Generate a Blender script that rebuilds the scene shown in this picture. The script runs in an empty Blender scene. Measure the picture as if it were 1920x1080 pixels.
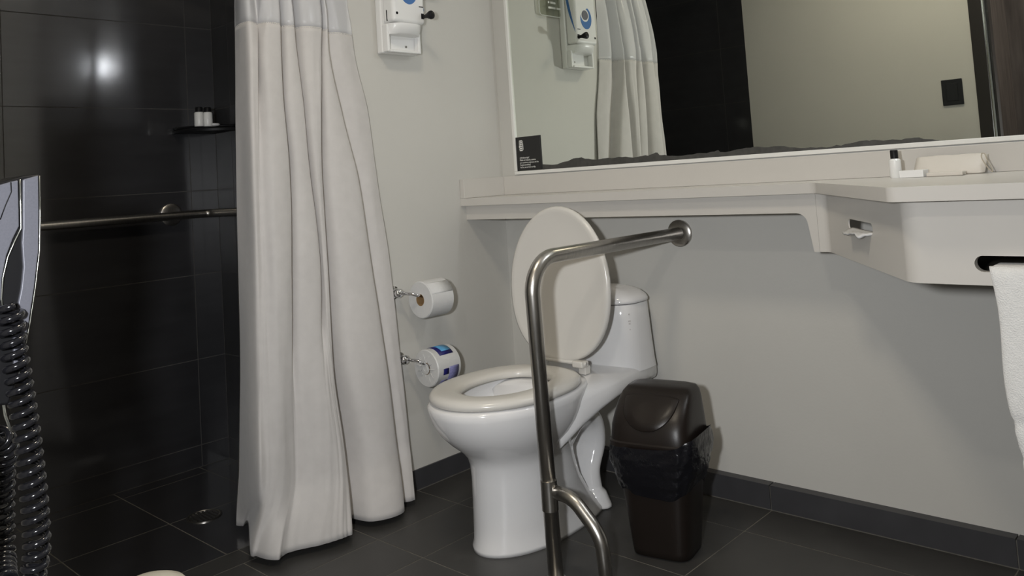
import bpy, bmesh, math, random
from mathutils import Vector, Matrix, noise
from mathutils.geometry import tessellate_polygon
random.seed(7)
scene = bpy.context.scene
COL = scene.collection
PI = math.pi

# ------------------------------------------------------------------ camera
F_PX, CX, CY = 1549.4159, 960.0, 235.755
CAM = Vector((2.1081, -2.2008, 0.969))
yaw, pitch, roll = (math.radians(a) for a in (42.909005, 3.607385, -3.760665))
d_ = Vector((-math.sin(yaw)*math.cos(pitch), math.cos(yaw)*math.cos(pitch), math.sin(pitch)))
r_ = d_.cross(Vector((0, 0, 1))).normalized()
u_ = r_.cross(d_)
RIGHT = math.cos(roll)*r_ + math.sin(roll)*u_
UP = -math.sin(roll)*r_ + math.cos(roll)*u_
FWD = d_
cam_data = bpy.data.cameras.new('camera')
cam = bpy.data.objects.new('camera', cam_data)
COL.objects.link(cam)
cam.matrix_world = Matrix(((RIGHT.x, UP.x, -FWD.x, CAM.x), (RIGHT.y, UP.y, -FWD.y, CAM.y),
                           (RIGHT.z, UP.z, -FWD.z, CAM.z), (0, 0, 0, 1)))
cam_data.sensor_fit = 'HORIZONTAL'
cam_data.sensor_width = 36.0
cam_data.lens = 36.0*F_PX/1920.0
cam_data.shift_x = -(CX-960.0)/1920.0
cam_data.shift_y = (CY-540.0)/1920.0
cam_data.clip_start = 0.01
scene.camera = cam

def ray(px, py):
    return RIGHT*((px-CX)/F_PX) - UP*((py-CY)/F_PX) + FWD
def at(px, py, axis, val):
    """point of the photo's pixel on the plane axis = val"""
    d = ray(px, py)
    return CAM + d*((val-CAM[axis])/d[axis])

# ------------------------------------------------------------------ light and exposure
scene.view_settings.view_transform = 'Standard'
scene.view_settings.look = 'None'
scene.view_settings.gamma = 1.0
scene.view_settings.use_curve_mapping = False
scene.view_settings.exposure = -0.42
scene.cycles.use_denoising = True
scene.cycles.max_bounces = 10
scene.cycles.diffuse_bounces = 5
scene.cycles.glossy_bounces = 6
world = bpy.data.worlds.new('world')
scene.world = world
world.use_nodes = True
world.node_tree.nodes['Background'].inputs[0].default_value = (0.02, 0.02, 0.022, 1)

def area_light(name, loc, target, size, power, color, shape='DISK', spread=PI):
    l = bpy.data.lights.new(name, 'AREA')
    l.shape = shape; l.size = size; l.energy = power; l.color = color; l.spread = spread
    o = bpy.data.objects.new(name, l); COL.objects.link(o)
    o.location = loc
    o.rotation_euler = (Vector(target)-Vector(loc)).to_track_quat('-Z', 'Y').to_euler()
    return o
# the photographer's flash, held a little to the left of the lens
FLASH = CAM - RIGHT*0.20 + UP*0.06 - FWD*0.03
area_light('flash', FLASH, (0.40, -0.45, 0.68), 0.07, 17.2, (0.965, 0.98, 1.0), spread=math.radians(125))
CEIL_W = 11.0
HALL_W = 12.0
GLOBE_E = 96.0

# ------------------------------------------------------------------ materials
def mat(name, color, rough=0.5, metal=0.0, spec=0.5, noise_amt=0.0, noise_scale=20.0, bump=0.0, bump_scale=60.0,
        coat=0.0, coat_rough=0.03, trans=0.0, alpha=1.0, sheen=0.0, stretch=None, emit=None, emit_s=0.0, ior=1.45, rough_var=0.0, subsurf=0.0):
    m = bpy.data.materials.new(name); m.use_nodes = True
    nt = m.node_tree; b = nt.nodes['Principled BSDF']
    c = (*color, 1)
    b.inputs['Base Color'].default_value = c
    b.inputs['Roughness'].default_value = rough
    b.inputs['Metallic'].default_value = metal
    b.inputs['Specular IOR Level'].default_value = spec
    b.inputs['Coat Weight'].default_value = coat; b.inputs['Coat Roughness'].default_value = coat_rough; b.inputs['Coat IOR'].default_value = 1.9 if coat_rough > 0.1 else 1.5
    b.inputs['Transmission Weight'].default_value = trans
    b.inputs['Alpha'].default_value = alpha
    b.inputs['Sheen Weight'].default_value = sheen
    b.inputs['IOR'].default_value = ior
    if emit:
        b.inputs['Emission Color'].default_value = (*emit, 1); b.inputs['Emission Strength'].default_value = emit_s
    tc = nt.nodes.new('ShaderNodeTexCoord'); mp = nt.nodes.new('ShaderNodeMapping')
    nt.links.new(tc.outputs['Object'], mp.inputs[0])
    if stretch: mp.inputs['Scale'].default_value = stretch
    if noise_amt > 0:
        n = nt.nodes.new('ShaderNodeTexNoise'); n.inputs['Scale'].default_value = noise_scale; n.inputs['Detail'].default_value = 6
        nt.links.new(mp.outputs[0], n.inputs['Vector'])
        r = nt.nodes.new('ShaderNodeValToRGB')
        r.color_ramp.elements[0].position = 0.3; r.color_ramp.elements[1].position = 0.7
        r.color_ramp.elements[0].color = (*[max(0, x*(1-noise_amt)) for x in color], 1)
        r.color_ramp.elements[1].color = (*[min(1, x*(1+noise_amt)) for x in color], 1)
        nt.links.new(n.outputs['Fac'], r.inputs[0]); nt.links.new(r.outputs[0], b.inputs['Base Color'])
        if rough_var > 0:
            mr = nt.nodes.new('ShaderNodeMapRange')
            mr.inputs['To Min'].default_value = rough-rough_var; mr.inputs['To Max'].default_value = rough+rough_var
            nt.links.new(n.outputs['Fac'], mr.inputs['Value']); nt.links.new(mr.outputs[0], b.inputs['Roughness'])
    if bump > 0:
        n2 = nt.nodes.new('ShaderNodeTexNoise'); n2.inputs['Scale'].default_value = bump_scale; n2.inputs['Detail'].default_value = 4
        nt.links.new(mp.outputs[0], n2.inputs['Vector'])
        bp = nt.nodes.new('ShaderNodeBump'); bp.inputs['Strength'].default_value = bump; bp.inputs['Distance'].default_value = 0.004
        nt.links.new(n2.outputs['Fac'], bp.inputs['Height']); nt.links.new(bp.outputs[0], b.inputs['Normal'])
    return m

M = {}
M['paint'] = mat('wall_paint', (0.56, 0.55, 0.515), 0.6, noise_amt=0.02, noise_scale=3, bump=0.05, bump_scale=140)
M['ceil'] = mat('ceiling_paint', (0.78, 0.77, 0.74), 0.8)
M['grout'] = mat('dark_grout', (0.07, 0.067, 0.064), 0.9, noise_amt=0.15, noise_scale=60)
M['grout_f'] = mat('floor_grout', (0.145, 0.135, 0.115), 0.9, noise_amt=0.2, noise_scale=40)
M['tile'] = mat('black_wall_tile', (0.027, 0.027, 0.030), 0.36, spec=0.7, coat=1.0, coat_rough=0.112, noise_amt=0.18, noise_scale=9, stretch=(1, 0.4, 2), rough_var=0.012)
M['tile_matt'] = mat('matt_black_wall_tile', (0.027, 0.027, 0.029), 0.42, spec=0.4, noise_amt=0.18, noise_scale=9)
M['ftile'] = mat('charcoal_floor_tile', (0.046, 0.045, 0.043), 0.42, noise_amt=0.16, noise_scale=7, bump=0.05, bump_scale=90, rough_var=0.05)
M['base'] = mat('baseboard_tile', (0.046, 0.046, 0.05), 0.42, noise_amt=0.12, noise_scale=10, bump=0.03, bump_scale=80)
M['cloth'] = mat('curtain_cloth', (0.57, 0.55, 0.535), 0.9, noise_amt=0.03, noise_scale=30, bump=0.12, bump_scale=900, sheen=0.2)
M['sheer'] = mat('curtain_vinyl', (0.94, 0.94, 0.96), 0.25, spec=0.6, alpha=0.42)
M['porcelain'] = mat('porcelain', (0.74, 0.735, 0.735), 0.1, coat=0.3, spec=0.55)
M['seat'] = mat('seat_plastic', (0.62, 0.60, 0.56), 0.22)
M['tank_mark'] = mat('faint_print', (0.52, 0.50, 0.49), 0.5)
M['water'] = mat('water', (0.75, 0.78, 0.78), 0.03, spec=0.6)
M['steel'] = mat('brushed_steel', (0.46, 0.44, 0.41), 0.3, metal=1.0, noise_amt=0.1, noise_scale=30, stretch=(1, 8, 1), bump=0.02, bump_scale=200)
M['chrome'] = mat('chrome', (0.8, 0.8, 0.82), 0.07, metal=1.0)
M['solid'] = mat('solid_surface', (0.57, 0.548, 0.51), 0.28, noise_amt=0.012, noise_scale=12)
M['hollow'] = mat('inside_shade', (0.05, 0.045, 0.03), 0.8)  # dark colour stands in for shade inside the basin box
M['white'] = mat('white_plastic', (0.80, 0.80, 0.79), 0.32)
M['frame'] = mat('mirror_frame_white', (0.76, 0.755, 0.72), 0.35)
M['black'] = mat('black_plastic', (0.008, 0.008, 0.009), 0.45, spec=0.25)
M['card'] = mat('black_card', (0.018, 0.018, 0.018), 0.6)
M['ink'] = mat('white_print', (0.75, 0.75, 0.72), 0.6)
M['tarnish'] = mat('tarnished_silver', (0.055, 0.054, 0.05), 0.6, noise_amt=0.2, noise_scale=60)
M['blue'] = mat('blue_print', (0.06, 0.17, 0.42), 0.4)
M['navy'] = mat('navy_print', (0.012, 0.012, 0.12), 0.4)
M['lblue'] = mat('light_blue_print', (0.10, 0.35, 0.62), 0.4)
M['lilac'] = mat('lilac_print', (0.22, 0.22, 0.42), 0.4, noise_amt=0.3, noise_scale=300)
M['paper'] = mat('tissue_paper', (0.62, 0.62, 0.615), 0.9, noise_amt=0.02, noise_scale=80, bump=0.15, bump_scale=300)
M['wrap'] = mat('plastic_wrapped_paper', (0.62, 0.62, 0.61), 0.4, coat=0.7, bump=0.25, bump_scale=70)
M['cardboard'] = mat('cardboard', (0.30, 0.19, 0.09), 0.9)
M['bin'] = mat('brown_plastic', (0.013, 0.0095, 0.0078), 0.36, spec=0.4, bump=0.03, bump_scale=300)
M['bag'] = mat('black_bag', (0.008, 0.008, 0.010), 0.2, spec=0.35, bump=0.9, bump_scale=45)
M['towel'] = mat('towel_terry', (0.76, 0.755, 0.735), 0.95, noise_amt=0.03, noise_scale=90, bump=0.6, bump_scale=420, sheen=0.3)
M['silver'] = mat('silver_plastic', (0.15, 0.153, 0.18), 0.4, metal=0.2, noise_amt=0.06, noise_scale=400)
M['cord'] = mat('black_cord', (0.010, 0.010, 0.012), 0.16, coat=0.4)
M['groove'] = mat('bright_trim', (0.65, 0.66, 0.6), 0.15, metal=0.9)
M['cream'] = mat('cream_plastic', (0.70, 0.66, 0.55), 0.45)
M['packet'] = mat('cream_packet', (0.60, 0.56, 0.50), 0.5, bump=0.2, bump_scale=60)
M['string'] = mat('packet_string', (0.42, 0.37, 0.29), 0.8)
M['label'] = mat('bottle_white', (0.80, 0.80, 0.78), 0.3, coat=0.3)
M['doorframe'] = mat('dark_door_frame', (0.020, 0.017, 0.016), 0.35)
M['wood'] = mat('grey_wood_veneer', (0.17, 0.145, 0.142), 0.55, noise_amt=0.28, noise_scale=4, stretch=(9, 9, 0.8))
M['switch'] = mat('charcoal_switch', (0.014, 0.015, 0.018), 0.3)
M['globe'] = mat('lit_globe', (1, 1, 1), 0.4, emit=(0.92, 0.95, 1.0), emit_s=GLOBE_E)
M['diffuser'] = mat('lit_diffuser', (1, 1, 1), 0.4, emit=(1.0, 0.9, 0.76), emit_s=6.0)

def mirror_mat():
    m = bpy.data.materials.new('mirror_glass'); m.use_nodes = True
    nt = m.node_tree; nt.nodes.remove(nt.nodes['Principled BSDF'])
    g = nt.nodes.new('ShaderNodeBsdfGlossy'); g.inputs['Color'].default_value = (0.80, 0.83, 0.77, 1); g.inputs['Roughness'].default_value = 0.0
    nt.links.new(g.outputs[0], nt.nodes['Material Output'].inputs[0])
    return m
M['mirror'] = mirror_mat()

def glass_mat():
    m = bpy.data.materials.new('clear_acrylic'); m.use_nodes = True
    nt = m.node_tree; nt.nodes.remove(nt.nodes['Principled BSDF'])
    t = nt.nodes.new('ShaderNodeBsdfTransparent'); t.inputs[0].default_value = (0.86, 0.87, 0.83, 1)
    g = nt.nodes.new('ShaderNodeBsdfGlossy'); g.inputs['Roughness'].default_value = 0.05
    mx = nt.nodes.new('ShaderNodeMixShader'); mx.inputs[0].default_value = 0.06
    nt.links.new(t.outputs[0], mx.inputs[1]); nt.links.new(g.outputs[0], mx.inputs[2])
    nt.links.new(mx.outputs[0], nt.nodes['Material Output'].inputs[0])
    return m
M['acrylic'] = glass_mat()

# ------------------------------------------------------------------ builders
def link(name, me, m, parent=None, smooth=False, bevel=0.0, seg=3, autos=None):
    o = bpy.data.objects.new(name, me); COL.objects.link(o)
    if m is not None and not me.materials: me.materials.append(M[m])
    if parent is not None: o.parent = parent
    if smooth:
        me.polygons.foreach_set('use_smooth', [True]*len(me.polygons))
        if autos: me.set_sharp_from_angle(angle=math.radians(autos))
    if bevel > 0:
        b = o.modifiers.new('bevel', 'BEVEL'); b.width = bevel; b.segments = seg; b.limit_method = 'ANGLE'; b.angle_limit = math.radians(35)
        me.polygons.foreach_set('use_smooth', [True]*len(me.polygons)); me.set_sharp_from_angle(angle=math.radians(35))
        w = o.modifiers.new('wn', 'WEIGHTED_NORMAL'); w.keep_sharp = False
    return o

def pydata(name, v, f):
    me = bpy.data.meshes.new(name); me.from_pydata([tuple(p) for p in v], [], f); me.update()
    bm = bmesh.new(); bm.from_mesh(me); bmesh.ops.recalc_face_normals(bm, faces=bm.faces); bm.to_mesh(me); bm.free()
    return me

def box_me(lo, hi, name='box'):
    x0, y0, z0 = lo; x1, y1, z1 = hi
    v = [(x0,y0,z0),(x1,y0,z0),(x1,y1,z0),(x0,y1,z0),(x0,y0,z1),(x1,y0,z1),(x1,y1,z1),(x0,y1,z1)]
    f = [(0,3,2,1),(4,5,6,7),(0,1,5,4),(1,2,6,5),(2,3,7,6),(3,0,4,7)]
    me = bpy.data.meshes.new(name); me.from_pydata(v, [], f); me.update()
    return me

def box(name, lo, hi, m, parent=None, bevel=0.0, seg=2):
    return link(name, box_me(lo, hi, name), m, parent, bevel=bevel, seg=seg)

def loft(name, rings, m, parent=None, cap0=True, cap1=True, closed=True, smooth=True, autos=None, wrap=False):
    n = len(rings[0]); v = [p for r in rings for p in r]; f = []
    K = len(rings)
    for i in range(K if wrap else K-1):
        a = i*n; b = ((i+1) % K)*n
        for j in range(n if closed else n-1):
            k = (j+1) % n
            f.append((a+j, a+k, b+k, b+j))
    if cap0 and not wrap: f.append(tuple(range(n))[::-1])
    if cap1 and not wrap: f.append(tuple((K-1)*n+j for j in range(n)))
    return link(name, pydata(name, v, f), m, parent, smooth=smooth, autos=autos)

def lathe(name, prof, c, m, parent=None, n=32, axis='z', autos=40):
    rings = []
    for r, h in prof:
        ring = []
        for i in range(n):
            a = 2*PI*i/n
            p, q = r*math.cos(a), r*math.sin(a)
            if axis == 'z': ring.append((c[0]+p, c[1]+q, c[2]+h))
            elif axis == 'y': ring.append((c[0]+p, c[1]+h, c[2]+q))
            else: ring.append((c[0]+h, c[1]+p, c[2]+q))
        rings.append(ring)
    return loft(name, rings, m, parent, smooth=True, autos=autos)

def tube_rings(path, rad, n=14, sx=1.0):
    path = [Vector(p) for p in path]; K = len(path)
    rads = rad if isinstance(rad, (list, tuple)) else [rad]*K
    t0 = (path[1]-path[0]).normalized()
    ref = Vector((0, 0, 1)) if abs(t0.z) < 0.9 else Vector((1, 0, 0))
    nrm = (ref - t0*ref.dot(t0)).normalized(); rings = []
    for i in range(K):
        t = (path[min(i+1, K-1)]-path[max(i-1, 0)]).normalized()
        nrm = (nrm - t*nrm.dot(t)).normalized(); bn = t.cross(nrm)
        rings.append([path[i] + (nrm*math.cos(2*PI*j/n) + bn*math.sin(2*PI*j/n)*sx)*rads[i] for j in range(n)])
    return rings
def tube(name, path, rad, m, parent=None, n=14, sx=1.0, autos=None):
    return loft(name, tube_rings(path, rad, n, sx), m, parent, smooth=True, autos=autos)

def fillet(pts, r, k=10):
    pts = [Vector(p) for p in pts]; out = [pts[0]]
    for i in range(1, len(pts)-1):
        a = (pts[i-1]-pts[i]).normalized(); b = (pts[i+1]-pts[i]).normalized()
        ang = a.angle(b); d = min(r/math.tan(ang/2), (pts[i-1]-pts[i]).length*0.49, (pts[i+1]-pts[i]).length*0.49)
        rr = d*math.tan(ang/2)
        bis = (a+b).normalized(); cen = pts[i]+bis*(rr/math.sin(ang/2))
        s = pts[i]+a*d-cen; e = pts[i]+b*d-cen
        tot = s.angle(e)
        for q in range(k+1):
            t = q/k
            out.append(cen + (s*math.sin((1-t)*tot)+e*math.sin(t*tot))/math.sin(tot))
    out.append(pts[-1])
    return out

def prism(name, outer, m, axis, lo, hi, parent=None, holes=(), bevel=0.0, seg=2, smooth=False, autos=35):
    """polygon (2D) with holes, extruded along axis; 2D coords are the two other axes in xyz order"""
    def P(p, h):
        c = list(p); c.insert(axis, h); return tuple(c)
    loops = [list(outer)]+[list(h) for h in holes]
    flat = [p for l in loops for p in l]; n = len(flat)
    tris = tessellate_polygon([[Vector((p[0], p[1], 0)) for p in l] for l in loops])
    v = [P(p, lo) for p in flat]+[P(p, hi) for p in flat]; f = []
    if len(loops) == 1:
        f += [tuple(range(n)), tuple(n+i for i in range(n))[::-1]]
    else:
        for t in tris: f.append(tuple(t)); f.append(tuple(n+i for i in t)[::-1])
    s = 0
    for l in loops:
        for i in range(len(l)):
            j = (i+1) % len(l); f.append((s+i, s+j, n+s+j, n+s+i))
        s += len(l)
    return link(name, pydata(name, v, f), m, parent, smooth=smooth, autos=autos if smooth else None, bevel=bevel, seg=seg)

def sellipse(cx, cy, hx, hy, p=2.0, n=48):
    out = []
    for i in range(n):
        t = 2*PI*i/n; c, s = math.cos(t), math.sin(t)
        out.append((cx+hx*math.copysign(abs(c)**(2/p), c), cy+hy*math.copysign(abs(s)**(2/p), s)))
    return out
def egg(x0, yf, ym, yb, hw, n=56, pf=2.0, pb=2.4):
    out = []
    for i in range(n):
        t = 2*PI*i/n; c, s = math.cos(t), math.sin(t)
        p = pf if s < 0 else pb
        h = (ym-yf) if s < 0 else (yb-ym)
        out.append((x0+hw*math.copysign(abs(c)**(2/p), c), ym+h*math.copysign(abs(s)**(2/p), s)))
    return out
def zr(poly, z): return [(p[0], p[1], z) for p in poly]

def thing(name, label, cat, loc=(0, 0, 0), group=None):
    o = bpy.data.objects.new(name, None); COL.objects.link(o)
    o.empty_display_size = 0.05; o.location = loc
    return tag(o, label, cat, group)
def tag(o, label, cat, group=None):
    o['label'] = label; o['category'] = cat
    if group: o['group'] = group
    return o
def struct(o, label=None):
    o['kind'] = 'structure'
    if label: o['label'] = label
    return o
def settle(root):
    """children were built in world space: keep them there under the placed empty"""
    bpy.context.view_layer.update()
    for c in root.children:
        c.matrix_parent_inverse = root.matrix_world.inverted()
    return root
def text_me(body, size):
    c = bpy.data.curves.new('t', 'FONT'); c.body = body; c.size = size; c.extrude = 0.0002
    o = bpy.data.objects.new('t', c); COL.objects.link(o)
    dg = bpy.context.evaluated_depsgraph_get(); dg.update()
    me = bpy.data.meshes.new_from_object(o.evaluated_get(dg))
    bpy.data.objects.remove(o); bpy.data.curves.remove(c)
    me.materials.clear()
    return me

# ================================================================== ROOM
SB = -0.861        # finished face of the shower's long tiled wall
SS = -0.668        # finished face of the shower's short tiled wall
YF = -2.0          # wall opposite the mirror
XE = 2.85
CZ = 2.4
YH = -3.25
T = 0.008

floor = struct(box('floor', (-1.0, YH-0.1, -0.08), (XE+0.1, 0.1, -0.0007), 'grout_f'))
def tiles(parent, name, us, vs, make, joint, m, bev=0.0012):
    """grid of tile pieces between joint lines; make(u0,u1,v0,v1) -> lo, hi"""
    cache = {}
    for i in range(len(us)-1):
        for j in range(len(vs)-1):
            u0, u1, v0, v1 = us[i]+joint/2, us[i+1]-joint/2, vs[j]+joint/2, vs[j+1]-joint/2
            lo, hi = make(u0, u1, v0, v1)
            sz = tuple(round(hi[k]-lo[k], 4) for k in range(3))
            if sz not in cache:
                me = box_me((0, 0, 0), sz, name); me.materials.append(M[m]); cache[sz] = me
            o = bpy.data.objects.new(name, cache[sz]); COL.objects.link(o); o.parent = parent
            o.location = lo
J = 0.0036
fm = lambda z0: (lambda a, b, c, d: ((a, c, -0.006), (b, d, z0)))
ylines = [-3.2, -2.885, -2.585, -2.285, -1.985, -1.685, -1.385, -1.085, -0.785, -0.485, -0.185, -0.0]
tiles(floor, 'floor_tile', [0.0, 0.187, 0.376, 0.975, 1.575, 2.175, 2.84], ylines, fm(0.0), J, 'ftile')
sy = [-2.0, -1.695, -1.385, -1.085, -0.785, SS]
tiles(floor, 'shower_floor_tile', [SB, -0.79, -0.44, -0.09], sy, fm(-0.0005), J, 'tile')
tiles(floor, 'threshold_tile', [-0.09, 0.0], [-2.0, -1.66, -1.05, SS], fm(0.0), J, 'ftile')

# painted walls
struct(box('wall_left', (-0.14, -0.66, 0), (0, 0.0, CZ), 'paint'))
struct(box('wall_right', (-0.14, 0.0, 0), (XE+0.1, 0.1, CZ), 'paint'))
wf = struct(box('wall_front', (0.0, YF-0.1, 0), (1.11, YF, CZ), 'paint'))
box('door_header', (1.11, YF-0.1, 2.14), (2.28, YF, CZ), 'paint', wf)
box('wall_return', (2.28, YF-0.1, 0), (XE, YF, CZ), 'paint', wf)
struct(box('wall_end', (XE, YH, 0), (XE+0.1, 0.0, CZ), 'paint'))
struct(box('wall_hall', (0.9, YH-0.1, 0), (XE+0.1, YH, CZ), 'wood'))
struct(box('wall_hall_side', (0.9, YH, 0), (1.0, YF-0.1, CZ), 'wood'))
struct(box('ceiling', (-1.0, YH-0.1, CZ), (XE+0.1, 0.1, CZ+0.08), 'ceil'))
# tiled shower walls: grout backing with tile pieces standing proud
zl = [0.0, 0.077, 0.383, 0.689, 0.998, 1.303, 1.612, 1.918, 2.224, 2.4]
wsl = struct(box('wall_shower_left', (SB-0.1, YF-0.1, 0), (SB-0.0006, SS+0.05, CZ), 'grout'))
tiles(wsl, 'wall_tile', [-2.0, -1.993, -1.383, -0.773, SS][1:], zl, lambda a, b, c, d: ((SB-T, a, c), (SB, b, d)), 0.003, 'tile')
wss = struct(box('wall_shower_back', (SB-0.0006, SS+0.0006, 0), (-0.002, -0.66, CZ), 'grout'))
tiles(wss, 'wall_tile', [SB, -0.74, -0.13, 0.0], zl, lambda a, b, c, d: ((a, SS, c), (b, SS+T, d)), 0.003, 'tile_matt')
wsf = struct(box('wall_shower_front', (SB-0.0015, YF-0.1, 0), (0.0, YF-0.0006, CZ), 'grout'))
tiles(wsf, 'wall_tile', [SB, -0.76, -0.15, 0.0], zl, lambda a, b, c, d: ((a, YF-T, c), (b, YF, d)), 0.003, 'tile')
# baseboards
bb = struct(box('baseboard_right', (0.002, -0.026, 0), (XE, 0, 0.066), 'grout_f'))
tiles(bb, 'baseboard_tile', [0.004, 0.375, 0.976, 1.577, 2.178, 2.84], [0.003, 0.072], lambda a, b, c, d: ((a, -0.03, c), (b, 0, d)), 0.003, 'base')
bl = struct(box('baseboard_left', (0.0, -0.66, 0), (0.004, -0.031, 0.062), 'grout_f'))
tiles(bl, 'baseboard_tile', [-0.66, -0.031], [0.003, 0.066], lambda a, b, c, d: ((0, a, c), (0.006, b, d)), 0.002, 'base')

# door frame of the doorway the photograph is taken through
dr = struct(bpy.data.objects.new('door_1', None)); COL.objects.link(dr); dr.location = (1.69, YF, 0)
for x0, x1 in ((1.11, 1.165), (2.225, 2.28)):
    box('jamb', (x0, YF-0.112, 0), (x1, YF+0.012, 2.14), 'doorframe', dr, bevel=0.002)
box('head', (1.165, YF-0.112, 2.085), (2.225, YF+0.012, 2.14), 'doorframe', dr, bevel=0.002)
box('metal_strip', (1.165, YF-0.03, 0), (1.169, YF-0.002, 2.085), 'groove', dr)
box('door_seal', (1.165, YF-0.085, 0), (1.180, YF-0.035, 2.085), 'doorframe', dr)
box('metal_strip', (1.165, YF-0.108, 0), (1.172, YF-0.095, 2.085), 'groove', dr)
settle(dr)

# ================================================================== CURTAIN
def catmull(ps, sub):
    out = []
    n = len(ps)
    for i in range(n-1):
        p0, p1, p2, p3 = ps[max(i-1, 0)], ps[i], ps[i+1], ps[min(i+2, n-1)]
        for k in range(sub):
            t = k/sub
            out.append(tuple(0.5*((2*p1[c]) + (-p0[c]+p2[c])*t + (2*p0[c]-5*p1[c]+4*p2[c]-p3[c])*t*t + (-p0[c]+3*p1[c]-3*p2[c]+p3[c])*t**3) for c in range(len(p1))))
    out.append(ps[-1])
    return out
# fold lines read off the photograph: rows are heights (z), entries (pixel x, pixel y, distance in front of the wall plane)
CUR = [
 # every entry: pixel x, pixel y, x in metres; creases turn back behind the fold in front of them
 [(440,0,-.045),(450,0,.02),(466,0,.05),(478,0,.01),(492,0,.055),(508,0,.06),(522,0,.05),(514,0,.0),(532,0,.04),(546,0,.05),(540,0,.0),(562,0,.05),(588,0,.06),(600,0,.045),(594,0,-.005),(604,0,.035),(609,0,.045),(603,0,-.005),(625,0,.02),(652,0,.004)],
 [(441,100,-.05),(452,100,.0),(468,100,.05),(484,100,.045),(478,100,.012),(496,100,.06),(526,100,.055),(518,100,.0),(538,100,.05),(556,100,.045),(546,100,.0),(570,100,.05),(592,100,.06),(601,100,.05),(594,100,.0),(606,100,.04),(617,100,.045),(610,100,.0),(640,100,.02),(666,100,.005)],
 [(442,200,-.052),(453,200,-.01),(470,200,.05),(484,200,.05),(486,200,.04),(506,200,.068),(532,200,.055),(523,200,.0),(542,200,.05),(568,200,.045),(557,200,-.0),(578,200,.05),(594,200,.06),(602,200,.05),(594,200,.0),(612,200,.045),(638,200,.045),(628,200,.0),(664,200,.018),(689,200,.007)],
 [(443,330,-.06),(455,330,-.02),(472,330,.05),(484,330,.052),(492,330,.055),(514,330,.075),(543,330,.06),(533,330,.0),(556,330,.05),(581,330,.045),(571,330,.0),(590,330,.05),(598,330,.055),(604,330,.045),(596,330,.0),(622,330,.05),(669,330,.052),(657,330,.005),(688,330,.02),(706,330,.011)],
 [(446,500,-.08),(460,500,-.02),(478,500,.045),(490,500,.05),(500,500,.055),(520,500,.072),(546,500,.058),(537,500,.005),(562,500,.052),(600,500,.052),(591,500,.005),(604,500,.04),(608,500,.05),(614,500,.045),(605,500,.0),(640,500,.06),(694,500,.058),(681,500,.01),(712,500,.024),(730,500,.018)],
 [(450,700,-.13),(463,700,-.03),(480,700,.035),(492,700,.05),(504,700,.055),(525,700,.065),(546,700,.052),(549,700,.035),(566,700,.052),(600,700,.066),(612,700,.068),(618,700,.066),(622,700,.064),(626,700,.055),(617,700,-.005),(660,700,.072),(722,700,.074),(709,700,.02),(738,700,.034),(752,700,.03)],
 [(447,880,-.19),(464,880,-.05),(482,890,.03),(495,890,.045),(510,890,.055),(530,890,.06),(546,890,.045),(556,890,.04),(580,890,.065),(612,890,.08),(630,890,.085),(640,890,.085),(646,890,.08),(650,890,.065),(641,890,-.005),(696,885,.083),(746,880,.09),(735,880,.03),(760,880,.045),(770,880,.045)],
 [(443,985,0),(455,986,0),(466,983,0),(469,1037,0),(482,1043,0),(502,1049,0),(522,1049,0),(534,1040,0),(560,1031,0),(600,1022,0),(622,1016,0),(640,1010,0),(652,1005,0),(661,999,0),(652,972,0),(700,978,0),(757,961,0),(748,944,0),(767,941,0),(778,937,0)],
]
HEM = 0.018
rows = []
for r in CUR:
    pts = [at(px, py, 0, x) if r is not CUR[-1] else at(px, py, 2, HEM) for px, py, x in r]
    rows.append(catmull([tuple(p) for p in pts], 7))
NU = len(rows[0])
lv_z = [sum(p[2] for p in r)/NU for r in rows]
rows[-1] = [(p[0], p[1], HEM) for p in rows[-1]]
lv_z[-1] = HEM
# level the rows and extend to the rod
rows = [[(p[0], p[1], z) for p in r] for r, z in zip(rows, lv_z)]
ROD_Z, RX = 1.99, -0.03
top = []
for a in rows[0]:
    yc = -0.86
    top.append((RX+(a[0]-0.012)*0.6, yc+(a[1]-yc)*0.9, ROD_Z-0.0385))
rows = [top]+rows
def cur_point(u, z):
    k = 0
    zs = [r[0][2] for r in rows]
    while k < len(zs)-2 and z < zs[k+1]: k += 1
    t = (zs[k]-z)/(zs[k]-zs[k+1])
    def g(i): return rows[max(0, min(len(rows)-1, i))][u]
    p0, p1, p2, p3 = g(k-1), g(k), g(k+1), g(k+2)
    o = []
    for c in range(2):
        m1 = (p2[c]-p0[c])*0.5; m2 = (p3[c]-p1[c])*0.5
        o.append((2*t**3-3*t*t+1)*p1[c]+(t**3-2*t*t+t)*m1+(-2*t**3+3*t*t)*p2[c]+(t**3-t*t)*m2)
    w = 0.004*noise.noise(Vector((u*0.09, z*3.0, 3.1))) + 0.0025*noise.noise(Vector((u*0.3, z*6.0, 8.0)))
    return (o[0]+w, o[1], z)
SEAM = at(560, 52, 0, 0.03).z
def cur_sheet(name, z0, z1, n, m, parent, off=0.0):
    rings = [[Vector(cur_point(u, z0+(z1-z0)*i/n))+Vector((off, 0, 0)) for u in range(NU)] for i in range(n+1)]
    o = loft(name, rings, m, parent, False, False, closed=False)
    s = o.modifiers.new('thick', 'SOLIDIFY'); s.thickness = 0.0016; s.offset = 0
    return o
curt = thing('shower_curtain', 'off-white fabric shower curtain with sheer top band, bunched at the shower opening', 'curtain', (0.05, -0.8, 0))
cur_sheet('cloth', SEAM, HEM, 90, 'cloth', curt)
cur_sheet('sheer_band', ROD_Z-0.0385, SEAM-0.004, 24, 'sheer', curt)
for k in range(9):
    y = -1.02+k*0.045
    path = [(RX+0.0275*math.sin(a), y, ROD_Z-0.012+0.0275*math.cos(a)) for a in [2*PI*i/20 for i in range(21)]]
    tube('ring', path, 0.0022, 'chrome', curt, n=6)
settle(curt)
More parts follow.
